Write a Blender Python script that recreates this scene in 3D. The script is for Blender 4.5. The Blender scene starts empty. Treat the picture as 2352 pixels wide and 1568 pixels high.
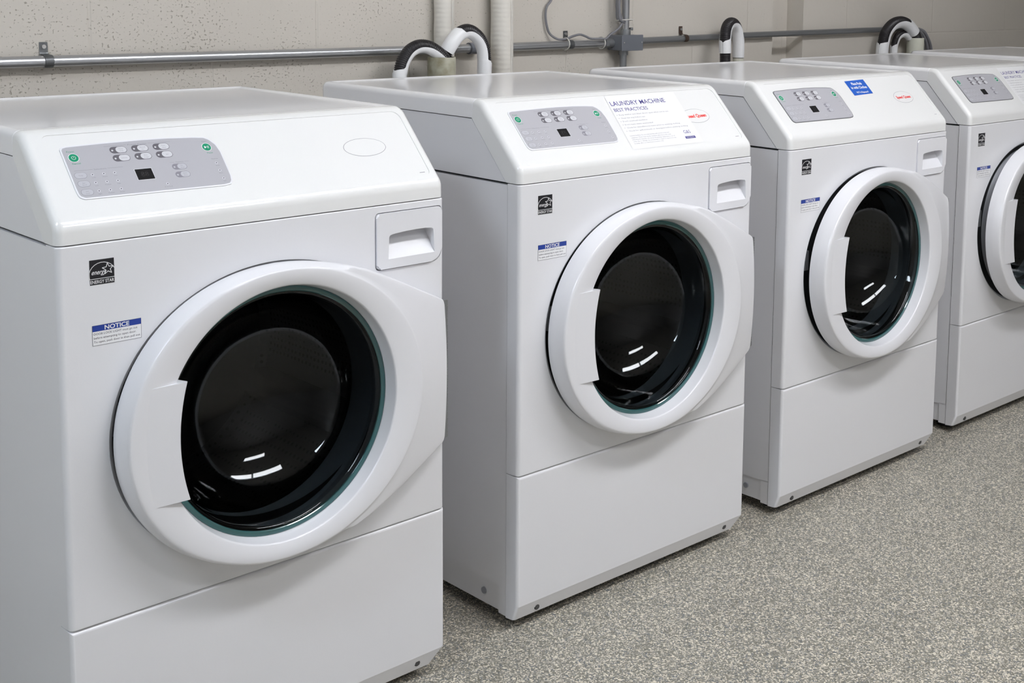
import bpy, bmesh, math, random
from mathutils import Vector, Matrix
from mathutils.geometry import tessellate_polygon
random.seed(7)
PI = math.pi
SC = bpy.context.scene
COL = SC.collection
W = 0.683

# ------------------------------------------------------------------ materials
def mat(name, base=(.8, .8, .8), rough=.5, metal=0.0, coat=0.0, **kw):
    m = bpy.data.materials.new(name); m.use_nodes = True
    b = m.node_tree.nodes['Principled BSDF']
    b.inputs['Base Color'].default_value = (*base, 1)
    b.inputs['Roughness'].default_value = rough
    b.inputs['Metallic'].default_value = metal
    b.inputs['Coat Weight'].default_value = coat
    b.inputs['Coat Roughness'].default_value = .06
    for k, v in kw.items():
        b.inputs[k.replace('_', ' ')].default_value = v
    return m

def nd(m, t, **kw):
    n = m.node_tree.nodes.new(t)
    for k, v in kw.items():
        if k.startswith('i_'): n.inputs[int(k[2:])].default_value = v
        else: setattr(n, k, v)
    return n

def lk(m, a, ai, b, bi): m.node_tree.links.new(a.outputs[ai], b.inputs[bi])

def add_bump(m, scale, strength, dist, detail=2.0):
    b = m.node_tree.nodes['Principled BSDF']
    tc = nd(m, 'ShaderNodeTexCoord'); n = nd(m, 'ShaderNodeTexNoise')
    n.inputs['Scale'].default_value = scale; n.inputs['Detail'].default_value = detail
    bp = nd(m, 'ShaderNodeBump'); bp.inputs['Strength'].default_value = strength; bp.inputs['Distance'].default_value = dist
    lk(m, tc, 'Object', n, 'Vector'); lk(m, n, 'Fac', bp, 'Height'); lk(m, bp, 'Normal', b, 'Normal')

M = {}
M['enamel'] = mat('white_enamel', (.80, .80, .825), .30, coat=.35)
add_bump(M['enamel'], 260, .06, .001)
M['console'] = mat('glossy_white_plastic', (.86, .86, .855), .22, coat=.4)
M['lid'] = mat('glossy_white_lid', (.87, .865, .88), .20, coat=.32)
M['door'] = mat('white_door_plastic', (.80, .80, .83), .28, coat=.4)
M['drawer'] = mat('white_drawer_plastic', (.79, .79, .82), .45)
M['panel'] = mat('grey_overlay', (.47, .465, .50), .35)
M['border_light'] = mat('pale_border', (.80, .80, .84), .3)
M['border_dark'] = mat('dark_grey_border', (.16, .16, .17), .4)
M['ink'] = mat('grey_ink', (.10, .09, .12), .5)
M['ink2'] = mat('soft_grey_ink', (.26, .25, .29), .5)
M['btnrim'] = mat('button_rim_grey', (.13, .12, .14), .4)
M['btn'] = mat('button_white', (.66, .66, .69), .35)
M['btn_flat'] = mat('button_grey', (.53, .53, .57), .35)
M['green'] = mat('green_button', (.0, .30, .15), .35)
M['black'] = mat('black_print', (.008, .008, .012), .45)
M['lcd'] = mat('dark_display', (.010, .010, .012), .12)
M['seg'] = mat('faint_segment', (.017, .017, .019), .3)
M['blue'] = mat('blue_print', (.012, .045, .30), .45)
M['blue2'] = mat('bright_blue_sticker', (.02, .12, .56), .45)
M['navy'] = mat('navy_print', (.06, .05, .26), .5)
M['red'] = mat('red_print', (.85, .035, .03), .45)
M['white'] = mat('white_print', (.87, .87, .88), .4)
M['paper'] = mat('white_laminated_paper', (.90, .90, .91), .25, coat=.3)
M['rubber_and_shade'] = mat('black_rubber_and_gap_shade', (.012, .012, .013), .55)
M['dark'] = mat('dark_gap', (.02, .02, .022), .7)
M['gasketgrey'] = mat('grey_gasket', (.30, .31, .34), .45)
M['surround'] = mat('grey_dish', (.70, .70, .73), .4)
M['steel'] = mat('galvanised_steel', (.50, .51, .53), .34, metal=.9)
add_bump(M['steel'], 90, .15, .002)
M['steel2'] = mat('dull_galvanised_steel', (.30, .31, .32), .42, metal=.75)
add_bump(M['steel2'], 90, .15, .002)
M['screw'] = mat('dark_screw', (.10, .10, .105), .4, metal=.6)
M['bright'] = mat('bright_screw', (.75, .75, .74), .25, metal=.9)
M['boxgrey'] = mat('grey_painted_box', (.17, .18, .205), .4, metal=.2)
M['hose'] = mat('black_corrugated_plastic', (.012, .010, .012), .38)
M['guide'] = mat('white_hose_guide', (.84, .84, .85), .35)
M['cable'] = mat('grey_cable', (.20, .20, .215), .45)
M['tie'] = mat('pale_cable_tie', (.62, .60, .56), .45)
M['rust'] = mat('brown_strap', (.16, .11, .085), .5, metal=.4)
M['teal'] = mat('teal_glass_edge', (.02, .105, .11), .10, coat=1.0)
M['drumback'] = mat('drum_back', (.10, .10, .105), .25, metal=.9)

# tinted bowl glass
g = mat('dark_bowl_glass', (.27, .30, .31), .02); M['glass'] = g
g.node_tree.nodes['Principled BSDF'].inputs['Transmission Weight'].default_value = 1.0
g.node_tree.nodes['Principled BSDF'].inputs['IOR'].default_value = 1.36

# perforated drum
def drum_mat():
    m = mat('perforated_steel_drum', (.13, .13, .135), .3, metal=.85)
    b = m.node_tree.nodes['Principled BSDF']
    tc = nd(m, 'ShaderNodeTexCoord'); v = nd(m, 'ShaderNodeTexVoronoi')
    v.inputs['Scale'].default_value = 75; v.inputs['Randomness'].default_value = .15
    r = nd(m, 'ShaderNodeValToRGB'); r.color_ramp.elements[0].position = .22; r.color_ramp.elements[0].color = (.01, .01, .01, 1)
    r.color_ramp.elements[1].position = .30; r.color_ramp.elements[1].color = (.13, .13, .135, 1)
    lk(m, tc, 'Object', v, 'Vector'); lk(m, v, 'Distance', r, 'Fac'); lk(m, r, 'Color', b, 'Base Color')
    return m
M['drum'] = drum_mat()

# stained standpipe
def stain_mat(name, c0, c1, scale):
    m = mat(name, c0, .5)
    b = m.node_tree.nodes['Principled BSDF']
    tc = nd(m, 'ShaderNodeTexCoord'); n = nd(m, 'ShaderNodeTexNoise')
    n.inputs['Scale'].default_value = scale; n.inputs['Detail'].default_value = 4
    r = nd(m, 'ShaderNodeValToRGB'); r.color_ramp.elements[0].position = .38; r.color_ramp.elements[0].color = (*c0, 1)
    r.color_ramp.elements[1].position = .64; r.color_ramp.elements[1].color = (*c1, 1)
    lk(m, tc, 'Object', n, 'Vector'); lk(m, n, 'Fac', r, 'Fac'); lk(m, r, 'Color', b, 'Base Color')
    return m
M['stain'] = stain_mat('stained_standpipe', (.24, .22, .14), (.48, .47, .38), 22)
M['cream'] = stain_mat('cream_pipe_plastic', (.60, .60, .50), (.70, .69, .60), 9)

# wrapped pipe insulation
def wrap_mat():
    m = mat('painted_pipe_wrap', (.72, .69, .63), .6)
    b = m.node_tree.nodes['Principled BSDF']
    tc = nd(m, 'ShaderNodeTexCoord'); mp = nd(m, 'ShaderNodeMapping'); mp.inputs['Scale'].default_value = (1.5, 1.5, 1)
    w = nd(m, 'ShaderNodeTexWave', bands_direction='Z'); w.inputs['Scale'].default_value = 26
    w.inputs['Distortion'].default_value = 2.2; w.inputs['Detail'].default_value = 2
    bp = nd(m, 'ShaderNodeBump'); bp.inputs['Strength'].default_value = .22; bp.inputs['Distance'].default_value = .002
    lk(m, tc, 'Object', mp, 'Vector'); lk(m, mp, 'Vector', w, 'Vector'); lk(m, w, 'Fac', bp, 'Height'); lk(m, bp, 'Normal', b, 'Normal')
    return m
M['wrap'] = wrap_mat()

# painted concrete block wall (object coordinates: x along, z up)
def block_mat(name, base, w1=.54, x1=.412, w2=.58, x2=3.716, zb=1.0955, split=2.80, joints=True):
    m = mat(name, base, .72)
    b = m.node_tree.nodes['Principled BSDF']
    tc = nd(m, 'ShaderNodeTexCoord'); sp = nd(m, 'ShaderNodeSeparateXYZ'); lk(m, tc, 'Object', sp, 'Vector')
    facs = []
    for (w, x0) in ((w1, x1), (w2, x2)):
        h = .27
        ax = nd(m, 'ShaderNodeMath', operation='ADD'); ax.inputs[1].default_value = -x0 + w / 2 + w * 20
        az = nd(m, 'ShaderNodeMath', operation='ADD'); az.inputs[1].default_value = -zb + 2 * h + 20 * h
        cb = nd(m, 'ShaderNodeCombineXYZ')
        lk(m, sp, 'X', ax, 0); lk(m, sp, 'Z', az, 0); lk(m, ax, 0, cb, 'X'); lk(m, az, 0, cb, 'Y')
        br = nd(m, 'ShaderNodeTexBrick'); br.offset = .5; br.offset_frequency = 2
        br.inputs['Scale'].default_value = 1; br.inputs['Mortar Size'].default_value = .0045
        br.inputs['Mortar Smooth'].default_value = .8; br.inputs['Brick Width'].default_value = w; br.inputs['Row Height'].default_value = h
        lk(m, cb, 'Vector', br, 'Vector'); facs.append(br)
    gt = nd(m, 'ShaderNodeMath', operation='GREATER_THAN'); gt.inputs[1].default_value = split; lk(m, sp, 'X', gt, 0)
    mx = nd(m, 'ShaderNodeMix'); lk(m, gt, 0, mx, 0); lk(m, facs[0], 'Fac', mx, 2); lk(m, facs[1], 'Fac', mx, 3)
    # pits
    n1 = nd(m, 'ShaderNodeTexNoise'); n1.inputs['Scale'].default_value = 170; n1.inputs['Detail'].default_value = 3
    mp = nd(m, 'ShaderNodeMapping'); mp.inputs['Scale'].default_value = (1, 1, 1.25); lk(m, tc, 'Object', mp, 'Vector'); lk(m, mp, 'Vector', n1, 'Vector')
    n0 = nd(m, 'ShaderNodeTexNoise'); n0.inputs['Scale'].default_value = 7; lk(m, tc, 'Object', n0, 'Vector')
    ad = nd(m, 'ShaderNodeMath', operation='MULTIPLY_ADD'); ad.inputs[1].default_value = .22; lk(m, n0, 'Fac', ad, 0); lk(m, n1, 'Fac', ad, 2)
    fx = nd(m, 'ShaderNodeMapRange'); fx.inputs[1].default_value = .6; fx.inputs[2].default_value = 2.9; fx.inputs[3].default_value = 0; fx.inputs[4].default_value = .10
    lk(m, sp, 'X', fx, 0); ad2 = nd(m, 'ShaderNodeMath', operation='ADD'); lk(m, ad, 0, ad2, 0); lk(m, fx, 0, ad2, 1); ad = ad2
    pr = nd(m, 'ShaderNodeValToRGB'); pr.color_ramp.elements[0].position = .435; pr.color_ramp.elements[1].position = .50
    pr.color_ramp.elements[0].color = (0, 0, 0, 1); lk(m, ad, 0, pr, 'Fac')
    n2 = nd(m, 'ShaderNodeTexNoise'); n2.inputs['Scale'].default_value = 60; n2.inputs['Detail'].default_value = 4; lk(m, tc, 'Object', n2, 'Vector')
    sm = nd(m, 'ShaderNodeMath', operation='MULTIPLY_ADD'); sm.inputs[1].default_value = .55; lk(m, n2, 'Fac', sm, 0); lk(m, pr, 'Color', sm, 2)
    sb = nd(m, 'ShaderNodeMath', operation='MULTIPLY_ADD'); sb.inputs[1].default_value = -.9 if joints else 0; lk(m, mx, 0, sb, 0); lk(m, sm, 0, sb, 2)
    bp = nd(m, 'ShaderNodeBump'); bp.inputs['Strength'].default_value = .55; bp.inputs['Distance'].default_value = .0022
    lk(m, sb, 0, bp, 'Height'); lk(m, bp, 'Normal', b, 'Normal')
    # slight tonal mottling and darker pits
    c = nd(m, 'ShaderNodeMix', data_type='RGBA'); c.inputs[6].default_value = (base[0] * .62, base[1] * .60, base[2] * .57, 1); c.inputs[7].default_value = (*base, 1)
    lk(m, pr, 'Color', c, 0); lk(m, c, 2, b, 'Base Color')
    return m
M['block'] = block_mat('painted_block', (.61, .57, .51))
M['blockplain'] = block_mat('painted_block_plain', (.60, .59, .58), zb=.0)
M['ceil'] = mat('ceiling_white', (.78, .77, .75), .8)
add_bump(M['ceil'], 60, .3, .003)

def floor_mat():
    m = mat('speckled_floor', (.25, .24, .21), .42)
    b = m.node_tree.nodes['Principled BSDF']
    tc = nd(m, 'ShaderNodeTexCoord')
    nz = nd(m, 'ShaderNodeTexNoise'); nz.inputs['Scale'].default_value = 90; nz.inputs['Detail'].default_value = 1
    lk(m, tc, 'Object', nz, 'Vector')
    mixv = nd(m, 'ShaderNodeVectorMath', operation='MULTIPLY_ADD'); mixv.inputs[1].default_value = (.009, .009, 0)
    lk(m, nz, 'Color', mixv, 0); lk(m, tc, 'Object', mixv, 2)
    def layer(scale, lo, hi, stops):
        v = nd(m, 'ShaderNodeTexVoronoi'); v.inputs['Scale'].default_value = scale; lk(m, mixv, 0, v, 'Vector')
        s = nd(m, 'ShaderNodeSeparateColor'); lk(m, v, 'Color', s, 0)
        r = nd(m, 'ShaderNodeValToRGB'); r.color_ramp.interpolation = 'CONSTANT'
        e = r.color_ramp.elements
        e[0].position = 0; e[0].color = (*stops[0][1], 1); e[1].position = stops[1][0]; e[1].color = (*stops[1][1], 1)
        for p, c in stops[2:]:
            q = e.new(p); q.color = (*c, 1)
        lk(m, s, 0, r, 'Fac'); return v, s, r
    v1, s1, r1 = layer(420, 0, 0, [(0, (.165, .157, .125)), (.28, (.24, .228, .185)), (.50, (.32, .30, .26)), (.68, (.13, .14, .15)), (.78, (.27, .245, .20)), (.88, (.55, .515, .45))])
    v2, s2, r2 = layer(380, 0, 0, [(0, (.74, .68, .57)), (.5, (.58, .53, .44)), (.72, (.14, .155, .17)), (.86, (.66, .60, .50))])
    gt = nd(m, 'ShaderNodeMath', operation='GREATER_THAN'); gt.inputs[1].default_value = .74; lk(m, s2, 1, gt, 0)
    mx = nd(m, 'ShaderNodeMix', data_type='RGBA'); lk(m, gt, 0, mx, 0); lk(m, r1, 'Color', mx, 6); lk(m, r2, 'Color', mx, 7)
    nb = nd(m, 'ShaderNodeTexNoise'); nb.inputs['Scale'].default_value = 6; nb.inputs['Detail'].default_value = 3; lk(m, tc, 'Object', nb, 'Vector')
    rr = nd(m, 'ShaderNodeMapRange'); rr.inputs[3].default_value = .88; rr.inputs[4].default_value = 1.12; lk(m, nb, 'Fac', rr, 0)
    mm = nd(m, 'ShaderNodeMix', data_type='RGBA', blend_type='MULTIPLY'); mm.inputs[0].default_value = 1
    lk(m, mx, 2, mm, 6); lk(m, rr, 0, mm, 7); lk(m, mm, 2, b, 'Base Color')
    bp = nd(m, 'ShaderNodeBump'); bp.inputs['Strength'].default_value = .12; bp.inputs['Distance'].default_value = .001
    lk(m, s1, 1, bp, 'Height'); lk(m, bp, 'Normal', b, 'Normal')
    return m
M['floor'] = floor_mat()

# ------------------------------------------------------------------ mesh helpers
def finish(name, me, mats, parent=None, smooth=True, angle=35, wn=True):
    o = bpy.data.objects.new(name, me); COL.objects.link(o)
    if not isinstance(mats, (list, tuple)): mats = [mats]
    for m in mats: me.materials.append(M[m] if isinstance(m, str) else m)
    if smooth:
        bm = bmesh.new(); bm.from_mesh(me)
        for f in bm.faces: f.smooth = True
        for e in bm.edges:
            if len(e.link_faces) == 2: e.smooth = e.calc_face_angle(0) < math.radians(angle)
        bm.to_mesh(me); bm.free()
        if wn:
            w = o.modifiers.new('wn', 'WEIGHTED_NORMAL'); w.keep_sharp = True
    if parent is not None: o.parent = parent
    return o

def bm_obj(name, bm, mats, parent=None, **kw):
    bmesh.ops.recalc_face_normals(bm, faces=bm.faces)
    me = bpy.data.meshes.new(name); bm.to_mesh(me); bm.free()
    return finish(name, me, mats, parent, **kw)

def add_box(bm, x0, x1, y0, y1, z0, z1, r=0, seg=3, which=None, mi=0):
    t = bmesh.new()
    bmesh.ops.create_cube(t, size=1)
    for v in t.verts:
        v.co = Vector((x0 if v.co.x < 0 else x1, y0 if v.co.y < 0 else y1, z0 if v.co.z < 0 else z1))
    if r > 0:
        es = [e for e in t.edges if which is None or which((e.verts[0].co + e.verts[1].co) / 2, (e.verts[1].co - e.verts[0].co).normalized())]
        bmesh.ops.bevel(t, geom=es, offset=r, segments=seg, profile=.5, affect='EDGES')
    for f in t.faces: f.material_index = mi
    merge(bm, t)

def merge(bm, t):
    me = bpy.data.meshes.new('tmp'); t.to_mesh(me); t.free(); bm.from_mesh(me); bpy.data.meshes.remove(me)

def prism(bm, prof, axis, a0, a1, mi=0):
    """prof: 2D loop; axis 'x': (y,z), axis 'y': (x,z), axis 'z': (x,y)"""
    def P(p, a):
        return Vector((a, p[0], p[1])) if axis == 'x' else Vector((p[0], a, p[1])) if axis == 'y' else Vector((p[0], p[1], a))
    A = [bm.verts.new(P(p, a0)) for p in prof]; B = [bm.verts.new(P(p, a1)) for p in prof]
    n = len(prof); fs = []
    for i in range(n):
        fs.append(bm.faces.new((A[i], A[(i + 1) % n], B[(i + 1) % n], B[i])))
    fs.append(bm.faces.new(A)); fs.append(bm.faces.new(B[::-1]))
    for f in fs: f.material_index = mi
    return A, B

def arc(cx, cy, r, a0, a1, n):
    return [(cx + r * math.cos(math.radians(a0 + (a1 - a0) * i / n)), cy + r * math.sin(math.radians(a0 + (a1 - a0) * i / n))) for i in range(n + 1)]

def rrect(x0, x1, y0, y1, r, n=6):
    """r single or (bl, br, tr, tl)"""
    if not isinstance(r, (tuple, list)): r = (r,) * 4
    return (arc(x0 + r[0], y0 + r[0], r[0], 180, 270, n) + arc(x1 - r[1], y0 + r[1], r[1], 270, 360, n)
            + arc(x1 - r[2], y1 - r[2], r[2], 0, 90, n) + arc(x0 + r[3], y1 - r[3], r[3], 90, 180, n))

def round_poly(pts, rad, n=5):
    """round polygon corners; rad per vertex"""
    out = []; N = len(pts)
    for i, p in enumerate(pts):
        r = rad[i] if isinstance(rad, (list, tuple)) else rad
        p = Vector(p)
        if r <= 0: out.append((p.x, p.y)); continue
        a = (Vector(pts[i - 1]) - p).normalized(); b = (Vector(pts[(i + 1) % N]) - p).normalized()
        ang = a.angle(b); d = r / math.tan(ang / 2)
        c = p + (a + b).normalized() * (r / math.sin(ang / 2))
        s = p + a * d - c; e = p + b * d - c
        a0 = math.atan2(s.y, s.x); a1 = math.atan2(e.y, e.x)
        da = (a1 - a0 + PI) % (2 * PI) - PI
        for k in range(n + 1):
            t = a0 + da * k / n; out.append((c.x + r * math.cos(t), c.y + r * math.sin(t)))
    return out

def boolean(o, cutter, op='DIFFERENCE'):
    md = o.modifiers.new('b', 'BOOLEAN'); md.operation = op; md.object = cutter; md.solver = 'EXACT'
    bpy.context.view_layer.update()
    dg = bpy.context.evaluated_depsgraph_get()
    me = bpy.data.meshes.new_from_object(o.evaluated_get(dg))
    o.modifiers.clear(); old = o.data; nm = old.name; o.data = me; bpy.data.meshes.remove(old); me.name = nm
    cm = cutter.data; bpy.data.objects.remove(cutter); bpy.data.meshes.remove(cm)

def raw(bm, name='cut'):
    bmesh.ops.recalc_face_normals(bm, faces=bm.faces)
    me = bpy.data.meshes.new(name); bm.to_mesh(me); bm.free()
    o = bpy.data.objects.new(name, me); COL.objects.link(o); return o

def resmooth(o, angle=35):
    bm = bmesh.new(); bm.from_mesh(o.data)
    for f in bm.faces: f.smooth = True
    for e in bm.edges:
        if len(e.link_faces) == 2: e.smooth = e.calc_face_angle(0) < math.radians(angle)
    bm.to_mesh(o.data); bm.free()
    w = o.modifiers.new('wn', 'WEIGHTED_NORMAL'); w.keep_sharp = True

def lathe_y(bm, prof, cx, cz, n=96, mi=0, sx=1.0, sz=1.0, closed=False):
    """prof list of (R, y); rotates around y axis"""
    rings = []
    for R, y in prof:
        if R < 1e-6: rings.append([bm.verts.new((cx, y, cz))])
        else: rings.append([bm.verts.new((cx + R * sx * math.cos(2 * PI * k / n), y, cz + R * sz * math.sin(2 * PI * k / n))) for k in range(n)])
    pairs = list(zip(rings[:-1], rings[1:])) + ([(rings[-1], rings[0])] if closed else [])
    for a, b in pairs:
        for k in range(n):
            k2 = (k + 1) % n
            if len(a) == 1 and len(b) == 1: continue
            if len(a) == 1: f = bm.faces.new((a[0], b[k2], b[k]))
            elif len(b) == 1: f = bm.faces.new((a[k], a[k2], b[0]))
            else: f = bm.faces.new((a[k], a[k2], b[k2], b[k]))
            f.material_index = mi

def lathe_z(bm, prof, cx, cy, n=32, mi=0):
    rings = [[bm.verts.new((cx + R * math.cos(2 * PI * k / n), cy + R * math.sin(2 * PI * k / n), z)) for k in range(n)] for R, z in prof]
    for a, b in zip(rings[:-1], rings[1:]):
        for k in range(n):
            f = bm.faces.new((a[k], a[(k + 1) % n], b[(k + 1) % n], b[k])); f.material_index = mi

def catmull(pts, n=10):
    P = [Vector(p) for p in pts]; P = [2 * P[0] - P[1]] + P + [2 * P[-1] - P[-2]]; out = []
    for i in range(1, len(P) - 2):
        for k in range(n):
            t = k / n; a, b, c, e = P[i - 1:i + 3]
            out.append(.5 * ((2 * b) + (c - a) * t + (2 * a - 5 * b + 4 * c - e) * t * t + (3 * b - a - 3 * c + e) * t ** 3))
    out.append(P[-2]); return out

def resample(path, step):
    L = [0]
    for a, b in zip(path[:-1], path[1:]): L.append(L[-1] + (b - a).length)
    n = max(2, int(round(L[-1] / step))); out = []; j = 0
    for i in range(n + 1):
        s = L[-1] * i / n
        while j < len(L) - 2 and L[j + 1] < s: j += 1
        t = (s - L[j]) / max(1e-9, L[j + 1] - L[j]); out.append(path[j].lerp(path[j + 1], t))
    return out

def frames(path, up=None):
    T = []
    for i in range(len(path)):
        a = path[max(0, i - 1)]; b = path[min(len(path) - 1, i + 1)]; T.append((b - a).normalized())
    ref = up or (Vector((0, 0, 1)) if abs(T[0].z) < .9 else Vector((0, 1, 0)))
    N = []; n = (ref - T[0] * ref.dot(T[0])).normalized()
    for t in T:
        n = (n - t * n.dot(t)).normalized(); N.append(n.copy())
    return T, N

def tube(bm, path, rad, n=16, caps=True, mi=0, a0=0, a1=360, N=None):
    """rad: float or function(i). a0..a1 partial section measured from N towards T x N"""
    T, NN = frames(path); NN = N or NN; rings = []; full = abs(a1 - a0) >= 359.9
    m = n if full else n + 1
    for i, p in enumerate(path):
        r = rad(i) if callable(rad) else rad; b = T[i].cross(NN[i])
        rings.append([bm.verts.new(p + (NN[i] * math.cos(math.radians(a0 + (a1 - a0) * k / n)) + b * math.sin(math.radians(a0 + (a1 - a0) * k / n))) * r) for k in range(m)])
    for a, b in zip(rings[:-1], rings[1:]):
        for k in range(m if full else m - 1):
            k2 = (k + 1) % m; f = bm.faces.new((a[k], a[k2], b[k2], b[k])); f.material_index = mi
    if caps and full:
        bm.faces.new(rings[0][::-1]).material_index = mi; bm.faces.new(rings[-1]).material_index = mi
    return rings

def tag(o, label=None, cat=None, group=None, kind=None):
    if label: o['label'] = label
    if cat: o['category'] = cat
    if group: o['group'] = group
    if kind: o['kind'] = kind
    return o

def empty(name, loc, rz=0):
    o = bpy.data.objects.new(name, None); COL.objects.link(o); o.location = loc; o.rotation_euler = (0, 0, rz); o.empty_display_size = .1; return o

def copy_tree(o, parent=None):
    c = o.copy(); COL.objects.link(c); c.parent = parent
    for ch in list(o.children): copy_tree(ch, c)
    return c

# ------------------------------------------------------------------ flat printed graphics
LAY = .00014
class Print:
    def __init__(s): s.v = []; s.f = []; s.m = []; s.mats = []
    def mi(s, m):
        if m not in s.mats: s.mats.append(m)
        return s.mats.index(m)
    def poly(s, pts, m, lay=0):
        mi = s.mi(m); b = len(s.v); s.v += [(p[0], p[1], lay * LAY) for p in pts]
        A = sum(pts[i][0] * pts[(i + 1) % len(pts)][1] - pts[(i + 1) % len(pts)][0] * pts[i][1] for i in range(len(pts)))
        for t in tessellate_polygon([[Vector((p[0], p[1], 0)) for p in pts]]):
            q = [Vector(s.v[b + i][:2]) for i in t]
            cr = (q[1] - q[0]).x * (q[2] - q[0]).y - (q[1] - q[0]).y * (q[2] - q[0]).x
            s.f.append(tuple(b + i for i in (t if cr > 0 else t[::-1]))); s.m.append(mi)
    def rect(s, x0, x1, y0, y1, m, lay=0, r=0): s.poly(rrect(x0, x1, y0, y1, r, 4) if r else [(x0, y0), (x1, y0), (x1, y1), (x0, y1)], m, lay)
    def ell(s, cx, cy, a, b, m, lay=0, n=32): s.poly([(cx + a * math.cos(2 * PI * k / n), cy + b * math.sin(2 * PI * k / n)) for k in range(n)], m, lay)
    def stroke(s, pts, w, m, lay=0, closed=False):
        n = len(pts)
        for i in range(n if closed else n - 1):
            a = Vector(pts[i]); b = Vector(pts[(i + 1) % n]); d = (b - a)
            if d.length < 1e-9: continue
            d.normalize(); q = Vector((-d.y, d.x)) * w / 2; e = d * w * .3
            s.poly([tuple(a - q - e), tuple(b - q + e), tuple(b + q + e), tuple(a + q - e)], m, lay)
    def text(s, body, x, y, h, m, lay=1, w=None, align='L', bold=0, shear=0, res=2, space=1.0):
        """h = cap height; w = optional total width"""
        cu = bpy.data.curves.new('t', 'FONT'); cu.body = body; cu.size = 1; cu.resolution_u = res; cu.offset = bold; cu.shear = shear; cu.space_character = space
        o = bpy.data.objects.new('t', cu); COL.objects.link(o); bpy.context.view_layer.update()
        me = bpy.data.meshes.new_from_object(o.evaluated_get(bpy.context.evaluated_depsgraph_get()))
        mi = s.mi(m); b = len(s.v)
        xs = [v.co.x for v in me.vertices] or [0]
        sy = h / .70; sx = sy if not w else w / max(1e-6, max(xs) - min(xs))
        x0 = x - (min(xs) * sx if align == 'L' else (min(xs) + max(xs)) / 2 * sx)
        s.v += [(x0 + v.co.x * sx, y + v.co.y * sy, lay * LAY) for v in me.vertices]
        for p in me.polygons: s.f.append(tuple(b + i for i in p.vertices)); s.m.append(mi)
        bpy.data.objects.remove(o); bpy.data.curves.remove(cu); bpy.data.meshes.remove(me)
    def build(s, name, frame, parent):
        O, U, V = frame; N = U.cross(V)
        me = bpy.data.meshes.new(name)
        me.from_pydata([tuple(O + U * a + V * b + N * c) for a, b, c in s.v], [], s.f)
        for m in s.mats: me.materials.append(M[m])
        for p, k in zip(me.polygons, s.m): p.material_index = k
        o = bpy.data.objects.new(name, me); COL.objects.link(o); o.parent = parent; return o

def join_print(o, p, frame):
    t = p.build('tmp_print', frame, None); off = len(o.data.materials)
    bm = bmesh.new(); bm.from_mesh(o.data); n0 = len(bm.faces); bm.from_mesh(t.data); bm.faces.ensure_lookup_table()
    for f in bm.faces[n0:]: f.material_index += off
    bm.to_mesh(o.data); bm.free()
    for m in t.data.materials: o.data.materials.append(m)
    me = t.data; bpy.data.objects.remove(t); bpy.data.meshes.remove(me)

FRONT = (Vector((0, -.0003, 0)), Vector((1, 0, 0)), Vector((0, 0, 1)))
SV = Vector((0, .6931, .7208)); SN = Vector((0, -.7208, .6931)); SO = Vector((0, 0, .9165))
def slope_frame(off): return (SO + SN * off, Vector((1, 0, 0)), SV)
REC = -.0012     # fascia recess level

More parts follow.
